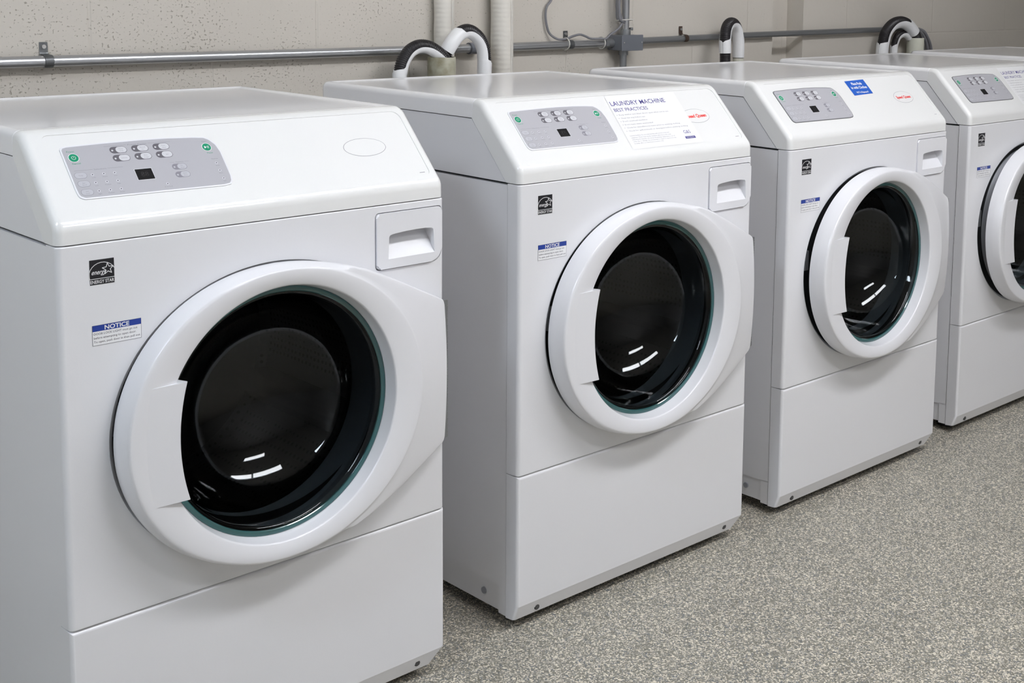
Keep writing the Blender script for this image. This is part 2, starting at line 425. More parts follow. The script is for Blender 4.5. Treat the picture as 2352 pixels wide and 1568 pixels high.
# ------------------------------------------------------------------ washing machine
DX, DZ = .339, .581        # door axis
def build_machine():
    root = empty('washing_machine', (0, 0, 0))
    # cabinet: side panels, back and top shelf under the console, open to the front
    bm = bmesh.new()
    t = bmesh.new()
    add_box(t, .0012, W - .0012, .0362, .684, .078, .8838, .004, 2, lambda c, d: abs(d.z) > .5 and c.y > .5)
    bmesh.ops.delete(t, geom=[f for f in t.faces if f.calc_center_median().y < .0364 and abs(f.normal.y) > .9], context='FACES')
    merge(bm, t)
    add_box(bm, .004, W - .004, .058, .680, .026, .078)                       # recessed base band
    add_box(bm, .0012, .020, .0362, .058, .022, .080); add_box(bm, W - .020, W - .0012, .0362, .058, .022, .080)
    prism(bm, [(.0415, .8885), (.684, .8885), (.684, 1.0012), (.1456, 1.0012)], 'x', .0012, W - .0012)   # upper side wedge
    add_box(bm, .012, W - .012, .03, .67, .8838, .8889, mi=1)
    cab = bm_obj('cabinet', bm, ['enamel', 'dark'], root)
    for s, x in ((-1, .0035), (1, W - .0035)):
        bm = bmesh.new(); tube(bm, [Vector((x, .105, .052)), Vector((x + s * .003, .105, .052))], .0068, 14)
        bm_obj('side_screw', bm, 'gasketgrey', cab)
    # lid with raised rounded rim
    bm = bmesh.new()
    def ring(x0, x1, y0, y1, z, r, n=6):
        return [Vector((p[0], p[1], z)) for p in rrect(x0, x1, y0, y1, (.002, .002, r, r), n)]
    loops = []
    for ins, z, r in ((0, 1.0030, .020), (0, 1.0285, .020), (.0008, 1.0320, .020), (.0028, 1.0358, .018), (.0060, 1.0386, .016), (.0100, 1.0400, .014), (.0135, 1.0404, .010), (.0170, 1.0396, .008), (.0205, 1.0377, .007), (.0250, 1.0371, .006)):
        yf = .1412 + (0 if ins < .01 else 0)
        loops.append(ring(ins, W - ins, yf if ins < .014 else yf + .001 + max(0, ins - .0165) * 1.0, .6872 - ins, z, r))
    R = [[bm.verts.new(p) for p in L] for L in loops]
    for a, b in zip(R[:-1], R[1:]):
        for k in range(len(a)): bm.faces.new((a[k], a[(k + 1) % len(a)], b[(k + 1) % len(b)], b[k]))
    bm.faces.new(R[-1]); bm.faces.new(R[0][::-1])
    bm_obj('lid', bm, 'lid', root, angle=50)
    # console
    bm = bmesh.new()
    def cprof(d):
        k = 1.04; q = d * math.sqrt(1 + k * k)            # lines: y = d ; z = .9165 + k y - q ; z = 1.0401 - d
        return round_poly([(d, .8885), (d, .9165 + k * d - q), ((1.0401 - d - .9165 + q) / k, 1.0401 - d), (.1403, 1.0401 - d), (.1436, 1.0022), (.0392, .8885)], [0, .026 - d, .034 - d, .0005, 0, 0], 10)
    rr_ = .0125; xs = []
    for i in range(9):
        t = PI / 2 * i / 8; xs.append((rr_ * (1 - math.sin(t)), rr_ * (1 - math.cos(t))))
    xs = xs[::-1]                                          # from the end face (x=0, inset rr_) to full section
    secs = [(x, d) for x, d in xs] + [(W - x, d) for x, d in xs[::-1]]
    R_ = [[bm.verts.new((x, p[0], p[1])) for p in cprof(d)] for x, d in secs]
    for a_, b_ in zip(R_[:-1], R_[1:]):
        for k in range(len(a_)): bm.faces.new((a_[k], a_[(k + 1) % len(a_)], b_[(k + 1) % len(b_)], b_[k]))
    bm.faces.new(R_[0]); bm.faces.new(R_[-1][::-1])
    con = bm_obj('console', bm, 'console', root, smooth=False)
    c = bmesh.new(); A, B = prism(c, rrect(.0285, .6640, .0175, .1615, (.014, .010, .016, .010), 6), 'z', REC, .02)
    for v in c.verts: v.co = SO + Vector((1, 0, 0)) * v.co.x + SV * v.co.y + SN * v.co.z
    boolean(con, raw(c)); resmooth(con, 30)
    # console: printed mark and badge
    p = Print(); p.rect(.6435, .6545, .0235, .0247, 'ink2', 0); p.build('model_mark', slope_frame(REC + .0002), con)
    # front panel
    bm = bmesh.new()
    add_box(bm, 0, W, 0, .0345, .3172, .8868, .0085, 6, lambda c, d: c.y < .001 and abs(d.z) > .5)
    bmesh.ops.bevel(bm, geom=[e for e in bm.edges if len(e.link_faces) == 2 and abs(e.verts[0].co.z - e.verts[1].co.z) < 1e-6 and max(e.verts[0].co.y, e.verts[1].co.y) < .0344],
                    offset=.0024, segments=4, profile=.5, affect='EDGES', clamp_overlap=False)
    fp = bm_obj('front_panel', bm, 'enamel', root, smooth=False)
    c = bmesh.new(); lathe_y(c, [(1, -.05), (1, .05)], .3425, DZ, 96, sx=.2765, sz=.2400)
    bmesh.ops.holes_fill(c, edges=c.edges[:]); boolean(fp, raw(c))
    c = bmesh.new(); prism(c, rrect(.5365, .6778, .7755, .8748, (.008, .022, .008, .008)), 'y', -.05, .06); boolean(fp, raw(c))
    resmooth(fp, 30)
    # soft rolled lip of the dish around the door
    bm = bmesh.new(); lathe_y(bm, [(1.0, .0004), (.9985, -.0004), (.994, .0002), (.976, .0040), (.970, .0060), (.967, .022)], .3425, DZ, 128, sx=.2768, sz=.2403)
    bm_obj('door_recess', bm, 'surround', root)
    bm = bmesh.new(); lathe_y(bm, [(1.0, .0215), (.76, .0215)], .3425, DZ, 96, sx=.2765, sz=.2400, mi=2)  # dish floor coloured black to stand for shade in the door gap
    lathe_y(bm, [(.214, .0210), (.205, .010), (.199, .012), (.197, .03), (.190, .06)], DX, DZ, 96, mi=1)
    bm_obj('gasket_and_gap_shade', bm, ['surround', 'gasketgrey', 'rubber_and_shade'], root)
    bm = bmesh.new(); add_box(bm, .0765, .092, .004, .021, .592, .640, .002, 2)
    bm_obj('door_latch', bm, 'steel2', root)
    # drum
    bm = bmesh.new(); lathe_y(bm, [(.205, .062), (.235, .058), (.262, .075), (.265, .10), (.265, .46), (.25, .475)], DX, DZ, 72)
    lathe_y(bm, [(.25, .475), (.12, .45), (.05, .44), (0, .44)], DX, DZ, 72, mi=1)
    drum = bm_obj('drum', bm, ['drum', 'drumback'], root)
    for k in range(3):
        a = math.radians(215 + 120 * k); bm = bmesh.new()
        prism(bm, [(-.035, 0), (-.018, .045), (-.006, .055), (.006, .055), (.018, .045), (.035, 0)], 'y', .11, .45)
        for v in bm.verts:
            x, z = v.co.x, v.co.z; r = .264 - z
            v.co.x = DX + math.cos(a) * r - math.sin(a) * x; v.co.z = DZ + math.sin(a) * r + math.cos(a) * x
        bm_obj('drum_baffle', bm, 'drumback', drum)
    # lower panel
    bm = bmesh.new()
    t = bmesh.new(); prism(t, [(0, .3160), (0, .052), (.0105, .0225), (.0345, .0205), (.0345, .3160)], 'x', 0, W)
    es = [e for e in t.edges if max(e.verts[0].co.y, e.verts[1].co.y) < .012 and not (e.verts[0].co.z < .06 and e.verts[1].co.z < .06 and abs(e.verts[0].co.x - e.verts[1].co.x) > .1)]
    bmesh.ops.bevel(t, geom=es, offset=.0065, segments=7, profile=.5, affect='EDGES')
    merge(bm, t)
    for v in bm.verts:
        if v.co.x > W * .5 and v.co.z < .052: v.co.x -= (.052 - v.co.z) / .03 * .024
    lp = bm_obj('lower_panel', bm, 'enamel', root, angle=16)
    for x, z in ((.0572, .0345), (.6255, .0375)):
        y = .0065
        bm = bmesh.new(); tube(bm, [Vector((x, y + .004, z)), Vector((x, y - .0025, z))], .0052, 8)
        tube(bm, [Vector((x, y + .003, z)), Vector((x, y - .0005, z - .0))], .0066, 14)
        bm_obj('screw', bm, 'screw', lp)
    # dispenser drawer
    bm = bmesh.new()
    prism(bm, rrect(.5380, .6762, .7772, .8732, (.008, .022, .007, .007)), 'y', -.0035, .060)
    bmesh.ops.bevel(bm, geom=[e for e in bm.edges if e.verts[0].co.y < -.003 and e.verts[1].co.y < -.003], offset=.0025, segments=3, affect='EDGES', clamp_overlap=False)
    tray = bm_obj('detergent_drawer', bm, 'drawer', root, smooth=False)
    c = bmesh.new()
    prism(c, [(.5615, .7935), (.6595, .7935), (.6570, .8335), (.6560, .8360), (.6530, .8376), (.640, .8388), (.620, .8390), (.600, .8384), (.580, .8370), (.570, .8358), (.5650, .8345), (.5630, .8310)], 'y', -.02, 1)
    for v in c.verts:
        if v.co.y > .5: v.co.y = -.0036 + max(0, (v.co.z - .7935)) / .0443 * .030
    boolean(tray, raw(c)); resmooth(tray, 28)
    # feet
    for x in (.06, W - .06):
        for y in (.07, .62):
            bm = bmesh.new(); lathe_z(bm, [(.0001, 0), (.022, 0), (.022, .008), (.008, .012), (.008, .034), (.0001, .034)], x, y, 20)
            bm_obj('foot', bm, 'rubber_and_shade', root)
    # ------------------------------------------------ door
    n = 192
    def E1(a): return (.2630 * math.cos(a), .2345 * math.sin(a))
    right = [(0, .2400), (.028, .2390), (.056, .2360), (.088, .2300), (.120, .2225), (.153, .2125), (.187, .1975), (.228, .1780), (.268, .1580), (.3235, .1310), (.3275, .1265), (.3290, .1200)]
    outl = right + [(.3290, 0)]
    def Oc(a):
        c, s = math.cos(a), math.sin(a)
        if c <= 0: return (.2710 * c, .2395 * s)
        best = None
        for sg in (1, -1):
            for (p, q) in zip(outl[:-1], outl[1:]):
                p = (p[0], p[1] * sg); q = (q[0], q[1] * sg)
                dx, dy = q[0] - p[0], q[1] - p[1]; det = c * dy - s * dx
                if abs(det) < 1e-12: continue
                t = (p[0] * dy - p[1] * dx) / det; u = (p[0] * s - p[1] * c) / det
                if t > 0 and -1e-6 <= u <= 1 + 1e-6: best = t if best is None else max(best, t)
        return (best * c, best * s)
    angs = [2 * PI * k / n for k in range(n)]
    for sg in (1, -1): angs += [sg * math.atan2(y, x) % (2 * PI) for x, y in right[-4:]]
    angs = sorted(set(round(a, 6) for a in angs)); n = len(angs)
    def station(fn): return [fn(a) for a in angs]
    def circ(R, y): return lambda a: (R * math.cos(a), y, R * math.sin(a))
    def wing(f, ex=0.0, yy=None):
        def g(a):
            o = Oc(a); e = E1(a); ro = math.hypot(*o); re = math.hypot(*e)
            r = re + (ro - re) * f + ex; w = max(0, ro - re)
            y = (-.0462 + .27 * max(0, min(1, f)) * max(0, w - .0075)) if yy is None else yy(a, w)
            return (r * math.cos(a), y, r * math.sin(a))
        return g
    def ewall(a, w): return -.0462 + .27 * max(0, w - .0075)
    def face(f, y): return lambda a: tuple((1 - f) * q + f * e for q, e in zip((.2100 * math.cos(a), y, .2100 * math.sin(a)), (E1(a)[0], y, E1(a)[1])))
    st = [circ(.2015, -.0175), circ(.2030, -.0225), circ(.2068, -.0415), circ(.2076, -.0436), circ(.2086, -.0446), circ(.2100, -.0453),
          face(.12, -.0464), face(.30, -.0477), face(.50, -.0487), face(.72, -.0492), face(.90, -.0490), face(.97, -.0485),
          wing(0), wing(.25), wing(.5), wing(.75), wing(1, -.0035),
          wing(1, -.0012, lambda a, w: ewall(a, w) + .0016), wing(1, 0, lambda a, w: ewall(a, w) + .0050),
          wing(1, 0, lambda a, w: max(-.018, ewall(a, w) + .012)), wing(1, -.004, lambda a, w: -.0095), wing(1, -.010, lambda a, w: -.0045),
          circ(.2015, -.0045)]
    bm = bmesh.new(); R = []
    for f in st: R.append([bm.verts.new((DX + p[0], p[1], DZ + p[2])) for p in station(f)])
    # left side: make E1 -> outline a rounded shoulder
    for i, a in enumerate(angs):
        o = Oc(a); e = E1(a); w = math.hypot(*o) - math.hypot(*e)
        if w < .012:
            k = 1 - max(0, (w - .0085)) / .0035 if w > .0085 else 1
            re = math.hypot(*e)
            for ri, dr, y in ((12, 0, -.0478), (13, .0012, -.0466), (14, .0022, -.0450), (15, .0030, -.0428), (16, .0037, -.0400), (17, .0051, -.0350), (18, .0066, -.0290), (19, .0078, -.0235), (20, .0076, -.0150), (21, .0060, -.0060)):
                v = R[ri][i]; rad = re + dr * w / .008
                tgt = Vector((DX + rad * math.cos(a), y, DZ + rad * math.sin(a)))
                v.co = v.co.lerp(tgt, k)
    for a, b in list(zip(R[:-1], R[1:])) + [(R[-1], R[0])]:
        for k in range(n): bm.faces.new((a[k], a[(k + 1) % n], b[(k + 1) % n], b[k]))
    door = bm_obj('door', bm, 'door', root, angle=60)
    # pull handle: raised wedge on the latch side
    bm = bmesh.new()
    zs = [-.0905 + .181 * i / 16 for i in range(17)]
    def xin(z): return -.1865 - (z / .09) ** 2 * -.0125 if False else -.1865 + (z / .09) ** 2 * .0130
    secs = []
    for z in zs:
        xi = xin(z) + .0; xo = -.2390
        secs.append([Vector((DX + xo, -.0487, DZ + z)), Vector((DX + xi - .003, -.0520, DZ + z)), Vector((DX + xi - .001, -.0518, DZ + z)), Vector((DX + xi, -.0508, DZ + z)),
                     Vector((DX + xi + .001, -.048, DZ + z)), Vector((DX + xi - .006, -.030, DZ + z)), Vector((DX + xi - .018, -.026, DZ + z)), Vector((DX + xo, -.030, DZ + z))])
    R = [[bm.verts.new(p) for p in s] for s in secs]
    for a, b in zip(R[:-1], R[1:]):
        for k in range(8): bm.faces.new((a[k], a[(k + 1) % 8], b[(k + 1) % 8], b[k]))
    bm.faces.new(R[0]); bm.faces.new(R[-1][::-1])
    bmesh.ops.recalc_face_normals(bm, faces=bm.faces)
    bm_obj('door_handle', bm, 'door', door, angle=38)
    # glass bowl and its polished edge
    bm = bmesh.new()
    lathe_y(bm, [(.2020, -.0165), (.2020, -.0205), (.2000, -.0215), (.1945, -.0210), (.1930, -.0195), (.1930, -.0165)], DX, DZ, 128, closed=True)
    bm_obj('glass_rim', bm, 'teal', door)
    bm = bmesh.new()
    pf = [(.1935, -.0200), (.1898, -.0190), (.1862, -.0120), (.1815, .006), (.1750, .027), (.1650, .048), (.1500, .068), (.1300, .086), (.1060, .101), (.0800, .112), (.0520, .119), (.0250, .1225), (0, .1235)]
    pb = [(0, .1275), (.0255, .1265), (.0532, .1228), (.0818, .1156), (.1084, .1044), (.1328, .0890), (.1532, .0706), (.1685, .0500), (.1788, .0280), (.1855, .0068), (.1899, -.011), (.1935, -.0165)]
    lathe_y(bm, pf + pb, DX, DZ, 128, closed=True)
    bm_obj('glass_bowl', bm, 'glass', door, angle=60, wn=False)
    bm = bmesh.new(); add_box(bm, .668, .6775, -.0160, -.0015, .4555, .7065)
    for k in range(22): add_box(bm, .668, .6782, -.0165, -.0015, .4575 + k * .0114, .4575 + k * .0114 + .0098)
    bm_obj('door_hinge', bm, 'steel2', door)
    # ------------------------------------------------ stickers on the front
    p = Print(); x0, x1, z0, z1 = .0463, .0826, .8262, .8626
    p.rect(x0, x1, z0, z1, 'black', 0)
    p.rect(x0, x1, z0 + .0082, z0 + .0090, 'white', 1)
    p.text('ENERGY STAR', (x0 + x1) / 2, z0 + .0018, .0048, 'white', 1, w=.0350, align='C', bold=.01, res=3)
    cx, cz = x0 + .0185, z0 + .0145
    p.stroke([(cx + .0195 * math.cos(math.radians(a)), cz + .0175 * math.sin(math.radians(a))) for a in [198, 185, 170, 155, 140, 125, 110, 95, 80, 65, 50, 38, 26]], .0009, 'white', 1)
    p.text('energy', x0 + .0028, z0 + .0150, .0068, 'white', 1, w=.0225, shear=.45, bold=.006, res=4)
    sx, sz = x0 + .0268, z0 + .0215
    star = []
    for k in range(10):
        r = .0085 if k % 2 == 0 else .0036; a = math.radians(94 + 36 * k); star.append((sx + r * math.cos(a), sz + r * math.sin(a)))
    p.stroke(star, .0010, 'white', 2, closed=True)
    tag(p.build('energy_sticker', FRONT, fp), 'small black square efficiency sticker with white script, arc and star')
    p = Print(); x0, x1, z0, z1 = .0474, .1205, .7372, .7666
    p.rect(x0, x1, z0, z1, 'white', 0); p.stroke([(x0, z0), (x1, z0), (x1, z1), (x0, z1)], .0004, 'ink', 1, closed=True)
    p.rect(x0, x1, z1 - .0088, z1, 'blue', 1)
    p.text('NOTICE', (x0 + x1) / 2, z1 - .0075, .0062, 'white', 2, w=.037, align='C', bold=.022, res=3)
    for k, (t, w) in enumerate((('DOOR LOCK LIGHT must go out', .0655), ('before attempting to open door.', .0635), ('To open, push door in then pull out.', .0700))):
        p.text(t, x0 + .0018, z1 - .0142 - k * .0058, .0031, 'ink', 1, w=w, res=2, bold=.004)
    tag(p.build('notice_sticker', FRONT, fp), 'white door-lock notice sticker with blue header')
    return root, con, door

def control_panel(root, dark):
    """grey overlay with its buttons; a part of the machine"""
    lo = REC + .0016
    bord = 'border_dark' if dark else 'border_light'
    outer = [(.0485, .0500), (.0500, .0455), (.0560, .0415), (.2770, .0400), (.2885, .0418), (.2925, .0470), (.2945, .0560), (.2955, .1060), (.2925, .1210), (.2850, .1320), (.2780, .1365), (.2600, .1385),
             (.2200, .1408), (.1760, .1416), (.1100, .1405), (.0560, .1385), (.0500, .1370), (.0478, .1330), (.0478, .0600)]
    outer = round_poly(outer, [.004, .003, .006, .010, .003, .003, .01, .02, .012, .010, .006, .03, .05, .05, .05, .003, .002, .004, .02], 3)
    cx, cy = .171, .090
    bw = .0016 if dark else .0022
    inner = [(cx + (x - cx) * (1 - bw / .122), cy + (y - cy) * (1 - bw / .050)) for x, y in outer]
    bm = bmesh.new()
    A = [bm.verts.new((x, y, REC)) for x, y in outer]; B = [bm.verts.new((x, y, lo - .0003)) for x, y in outer]
    C = [bm.verts.new((x, y, lo)) for x, y in inner]; n = len(outer)
    for i in range(n):
        j = (i + 1) % n
        bm.faces.new((A[i], A[j], B[j], B[i])).material_index = 1; bm.faces.new((B[i], B[j], C[j], C[i])).material_index = 1
    bm.faces.new(C)
    for v in bm.verts: v.co = SO + Vector((1, 0, 0)) * v.co.x + SV * v.co.y + SN * v.co.z
    pan = bm_obj('control_panel', bm, ['panel', bord], root, smooth=False)
    tag(pan, 'grey rounded control panel with dark outline' if dark else 'pale grey rounded control panel')
    fr = slope_frame(lo + .00012)
    # printed captions (surface pattern)
    p = Print()
    p.rect(.1135, .1480, .1325, .1329, 'ink2'); p.rect(.1830, .2190, .1325, .1329, 'ink2'); p.text('Preset Cycles', .1655, .1314, .0024, 'ink2', 0, align='C', w=.030)
    p.rect(.0560, .0840, .0925, .0929, 'ink2'); p.rect(.1060, .1300, .0925, .0929, 'ink2'); p.text('Selections', .0950, .0915, .0024, 'ink2', 0, align='C', w=.019)
    p.text('Options', .2200, .0915, .0022, 'ink2', 0, align='C', w=.013); p.rect(.2040, .2120, .0925, .0928, 'ink2'); p.rect(.2280, .2360, .0925, .0928, 'ink2')
    p.text('Status', .2790, .0915, .0022, 'ink2', 0, align='C', w=.011)
    p.text('Power', .0620, .1268, .0026, 'green', 0, align='C', w=.0115); p.text('Cancel', .0640, .1045, .0026, 'green', 0, align='C', w=.0125)
    p.text('Start', .2740, .1265, .0024, 'ink2', 0, align='C', w=.0085); p.text('Pause', .2760, .1035, .0024, 'green', 0, align='C', w=.0095)
    for (x, y, t) in ((.0806, .0835, 'Cold'), (.0975, .0835, 'Warm'), (.1140, .0835, 'Hot'), (.0806, .0688, 'Low'), (.0975, .0688, 'Medium'), (.1140, .0688, 'High'), (.0806, .0536, 'Light'), (.0975, .0536, 'Medium'), (.1140, .0536, 'Heavy'),
                      (.2790, .0842, 'Wash'), (.2790, .0695, 'Rinse'), (.2795, .0539, 'Spin'), (.1867, .0541, 'Door Lock')):
        p.text(t, x, y - .0062, .0020, 'ink2', 0, align='C', res=1)
    join_print(pan, p, fr)
    def small(name, cx, cy, fn, lab=None):
        q = Print(); fn(q, cx, cy); o = q.build(name, fr, pan)
        if lab: o['label'] = lab
    def power(q, x, y):
        q.ell(x, y, .0080, .0080, 'white', 0); q.ell(x, y, .0072, .0072, 'green', 1)
        q.stroke([(x + .0030 * math.cos(math.radians(a)), y + .0030 * math.sin(math.radians(a))) for a in range(120, 421, 20)], .0006, 'white', 2)
        q.rect(x - .0003, x + .0003, y, y + .0036, 'white', 2)
    def start(q, x, y):
        q.ell(x, y, .0080, .0080, 'white', 0); q.ell(x, y, .0072, .0072, 'green', 1)
        q.poly([(x - .0040, y - .0026), (x + .0002, y), (x - .0040, y + .0026)], 'white', 2)
        q.rect(x + .0010, x + .0018, y - .0024, y + .0024, 'white', 2); q.rect(x + .0028, x + .0036, y - .0024, y + .0024, 'white', 2)
    small('power_button', .0632, .1163, power, 'round green power button'); small('start_button', .2745, .1160, start, 'round green start button')
    def cyc(words, rim, face, k=1.0):
        def f(q, x, y):
            w, h = .0134 * k, .0062 * k
            q.rect(x - w, x + w, y - h, y + h, rim, 0, r=h * .98)
            q.rect(x - w * .30, x + w - .0007, y - h + .0007, y + h - .0007, face, 1, r=(h - .0007) * .98)
            q.ell(x - w * .70, y - .0004, .0016, .0016, face, 1, 12)
            for i, t in enumerate(words):
                q.text(t, x + w * .33, y + (.0006 if i == 0 and len(words) > 1 else (-.0032 if len(words) > 1 else -.0012)), .0019, 'ink2', 2, align='C', res=1)
        return f
    for x, y, wd in ((.1335, .1245, ('Heavy', 'Duty')), (.1675, .1245, ('Normal', 'Eco')), (.2015, .1245, ('Perm', 'Press')), (.1335, .1092, ('Delicate',)), (.1675, .1092, ('Rinse', '& Spin')), (.2015, .1092, ('Spin',))):
        small('cycle_button', x, y, cyc(wd, 'btnrim', 'btn'))
    for x, y, wd in ((.2170, .0838, ('Pre', 'Wash')), (.2170, .0688, ('Extra', 'Rinse'))):
        small('option_button', x, y, cyc(wd, 'ink2', 'btn_flat', .9))
    def sel(words):
        def f(q, x, y):
            q.rect(x - .0093, x + .0093, y - .0056, y + .0056, 'ink2', 0, r=.0054); q.rect(x - .0088, x + .0088, y - .0051, y + .0051, 'btn_flat', 1, r=.0049)
            for i, t in enumerate(words): q.text(t, x, y + (.0004 if i == 0 and len(words) > 1 else (-.0030 if len(words) > 1 else -.0012)), .0019, 'ink2', 2, align='C', res=1)
        return f
    for x, y, wd in ((.0632, .0838, ('Temp',)), (.0632, .0686, ('Spin', 'Speed')), (.0632, .0533, ('Soil', 'Level'))): small('selection_button', x, y, sel(wd))
    def led(q, x, y): q.ell(x, y, .0023, .0023, 'btn', 0, 14); q.ell(x, y, .0011, .0011, 'ink', 1, 10)
    for x, y in [(a, b) for b in (.0835, .0688, .0536) for a in (.0806, .0975, .1140)] + [(.2790, .0842), (.2790, .0695), (.2795, .0539), (.1867, .0541)]: small('indicator_light', x, y, led)
    def disp(q, x, y):
        q.rect(x - .0140, x + .0140, y - .0108, y + .0108, 'btn', 0, r=.001); q.rect(x - .0131, x + .0131, y - .0099, y + .0099, 'lcd', 1, r=.0008)
        q.text('88', x, y - .0045, .009, 'seg', 2, w=.012, align='C')
    small('display', .1582, .0757, disp, 'dark unlit display window')
    return pan

def badge(con, text):
    p = Print(); x, y = .5602, .0890
    p.ell(x, y, .0428, .0193, 'ink2', 0, 48); p.ell(x, y, .0419, .0186, 'console', 1, 48)
    if text:
        p.text('Speed Queen', x, y - .0042, .0088, 'red', 2, w=.066, align='C', bold=.03, res=3)
        o = p.build('oval_badge', slope_frame(REC + .0002), con); tag(o, 'oval badge with red lettering')
    else:
        o = p.build('oval_badge', slope_frame(REC + .0002), con); tag(o, 'blank oval badge')

def sheet(con):
    p = Print()
    def q(x, s):  # local sheet skew correction
        return (x, s)
    p.poly([(.3163, .0182), (.5318, .0186), (.5372, .1585), (.3250, .1592)], 'paper', 1)
    for a, b in (((.3085, .0190), (.3225, .0190)), ((.5250, .0190), (.5430, .0190))): pass
    X = .3293
    p.text('LAUNDRY MACHINE', X, .1325, .0115, 'navy', 2, w=.165, bold=.005, res=3)
    p.text('BEST PRACTICES', X, .1168, .0085, 'navy', 2, w=.100, bold=.004, res=3)
    rows = [('Keep washer and dryer doors open when not in use', .1063, .155), ('Clean lint tray before use', .0975, .077), ("Don't overload machines", .0890, .078), ("Don't leave items unattended", .0802, .089),
            ('Check for miscellaneous items prior to washing clothing', .0720, .167), ('Check for spilled bleach or detergent before washing clothing', .0635, .186)]
    for t, y, w in rows:
        p.ell(X, y + .0016, .0009, .0009, 'ink2', 2, 8); p.text(t, X + .0055, y, .0034, 'ink2', 2, w=w - .0055, res=1)
    for t, y, w in (('Laundry facilities: Do not mix laundry with service areas and', .0515, .118), ('equipment. Please clean up the machines after those who may', .0462, .120), ('following the laundry care areas. If washing equipment is out of', .0412, .129), ('order due to damage, do not attempt to repair it, report it to the', .0362, .130), ('housing office or maintenance service only.', .0311, .088)):
        p.text(t, X, y, .0026, 'ink2', 2, w=w, res=1)
    p.text('G&S', .5010, .0450, .0085, 'navy', 2, w=.021, align='C', bold=.0, res=3)
    p.rect(.4880, .5140, .0405, .0408, 'ink2', 2); p.rect(.4860, .5175, .0310, .0372, 'navy', 2, r=.0005); p.text('LAUNDRY', .5018, .0326, .0030, 'white', 3, w=.024, align='C', res=1)
    o = p.build('instruction_sheet', slope_frame(REC + .0006), con)
    tag(o, 'white sheet headed LAUNDRY MACHINE BEST PRACTICES taped to the console')

def blue_sticker(con):
    p = Print(); p.poly([(.3562, .1065), (.4406, .1092), (.4394, .1560), (.3545, .1535)], 'blue2', 0)
    p.text('Place Pods', .3985, .1400, .0080, 'white', 1, w=.044, align='C', bold=.03, res=2)
    p.text('in with Clothes', .3985, .1275, .0080, 'white', 1, w=.068, align='C', bold=.03, res=2)
    p.text('NOT in Dispenser!!!', .4000, .1130, .0055, 'white', 1, w=.052, align='C', bold=.02, res=2)
    tag(p.build('reminder_sticker', slope_frame(REC + .0004), con), 'small blue square sticker with white lettering')

proto, con0, door0 = build_machine()
def child(o, name): return [c for c in o.children if c.name.split('.')[0] == name][0]
POS = [(0, 0, 0, 0), (.8756, .0184, -.0018, -.0105), (1.7022, .0154, -.0029, -.0059), (2.5502, .0377, -.0009, -.0059), (3.3970, .0946, 0, -.0059)]
LAB = ['white front-load washing machine with a blank oval badge, cropped by the left edge',
       'white front-load washing machine with a printed sheet and red-lettered badge, standing beside the blank-badged one',
       'white front-load washing machine with a small blue square sticker on its sloping console',
       'white front-load washing machine whose round door is cut off by the right edge',
       'farthest white washing machine at the right edge, only its lid showing behind the others']
roots = [proto] + [copy_tree(proto) for _ in range(4)]
for i, r in enumerate(roots):
    r.location = (POS[i][0], POS[i][1], POS[i][2] if False else 0); r.rotation_euler = (0, 0, POS[i][3])
    tag(r, LAB[i], 'washing machine', 'white washing machines in a row along the wall')
    c = child(r, 'console')
    badge(c, i > 0)
    if i in (0, 2): pass
for i, deg in ((2, .8), (3, 1.7)):
    dd = child(roots[i], 'door'); h = Vector((.672, -.008, 0)); Rm = Matrix.Rotation(math.radians(deg), 4, 'Z')
    dd.matrix_basis = Matrix.Translation(h) @ Rm @ Matrix.Translation(-h)
pans = [control_panel(roots[0], False)]
pans.append(copy_tree(pans[0], roots[1]))
pans.append(control_panel(roots[2], True))
for k in (3, 4): pans.append(copy_tree(pans[2], roots[k]))
for k in (1, 3, 4): sheet(child(roots[k], 'console'))
blue_sticker(child(roots[2], 'console'))

# ------------------------------------------------------------------ room shell
WY, WS = .80, .022
WA = math.atan(WS)
def wall_obj(o): o.location = (0, WY, 0); o.rotation_euler = (0, 0, WA); return o
def wp(x, z, off=0.0):           # point in front of the back wall
    return Vector((x, WY + WS * x - off, z))
XL, XR, YF, ZC = -2.9, 7.2, -4.3, 2.75
bm = bmesh.new()
plan = [(XL, 0), (2.7040, 0), (2.7040, .067), (2.8740, .067), (2.8740, 0), (XR, 0), (XR, .22), (XL, .22)]
prism(bm, plan, 'z', 0, ZC)
wb = bm_obj('wall_back', bm, 'block', smooth=False); wall_obj(wb); tag(wb, kind='structure')
def shell(name, x0, x1, y0, y1, z0, z1, m):
    bm = bmesh.new(); add_box(bm, x0, x1, y0, y1, z0, z1); o = bm_obj(name, bm, m, smooth=False); tag(o, kind='structure'); return o
shell('floor', XL - .2, XR + .2, YF - .2, 1.3, -.1, 0, 'floor')
shell('ceiling', XL - .2, XR + .2, YF - .2, 1.3, ZC, ZC + .1, 'ceil')
shell('wall_left', XL - .2, XL, YF - .2, 1.3, 0, ZC, 'blockplain')
shell('wall_right', XR, XR + .2, YF - .2, 1.3, 0, ZC, 'blockplain')
shell('wall_front', XL, XR, YF - .2, YF, 0, ZC, 'blockplain')

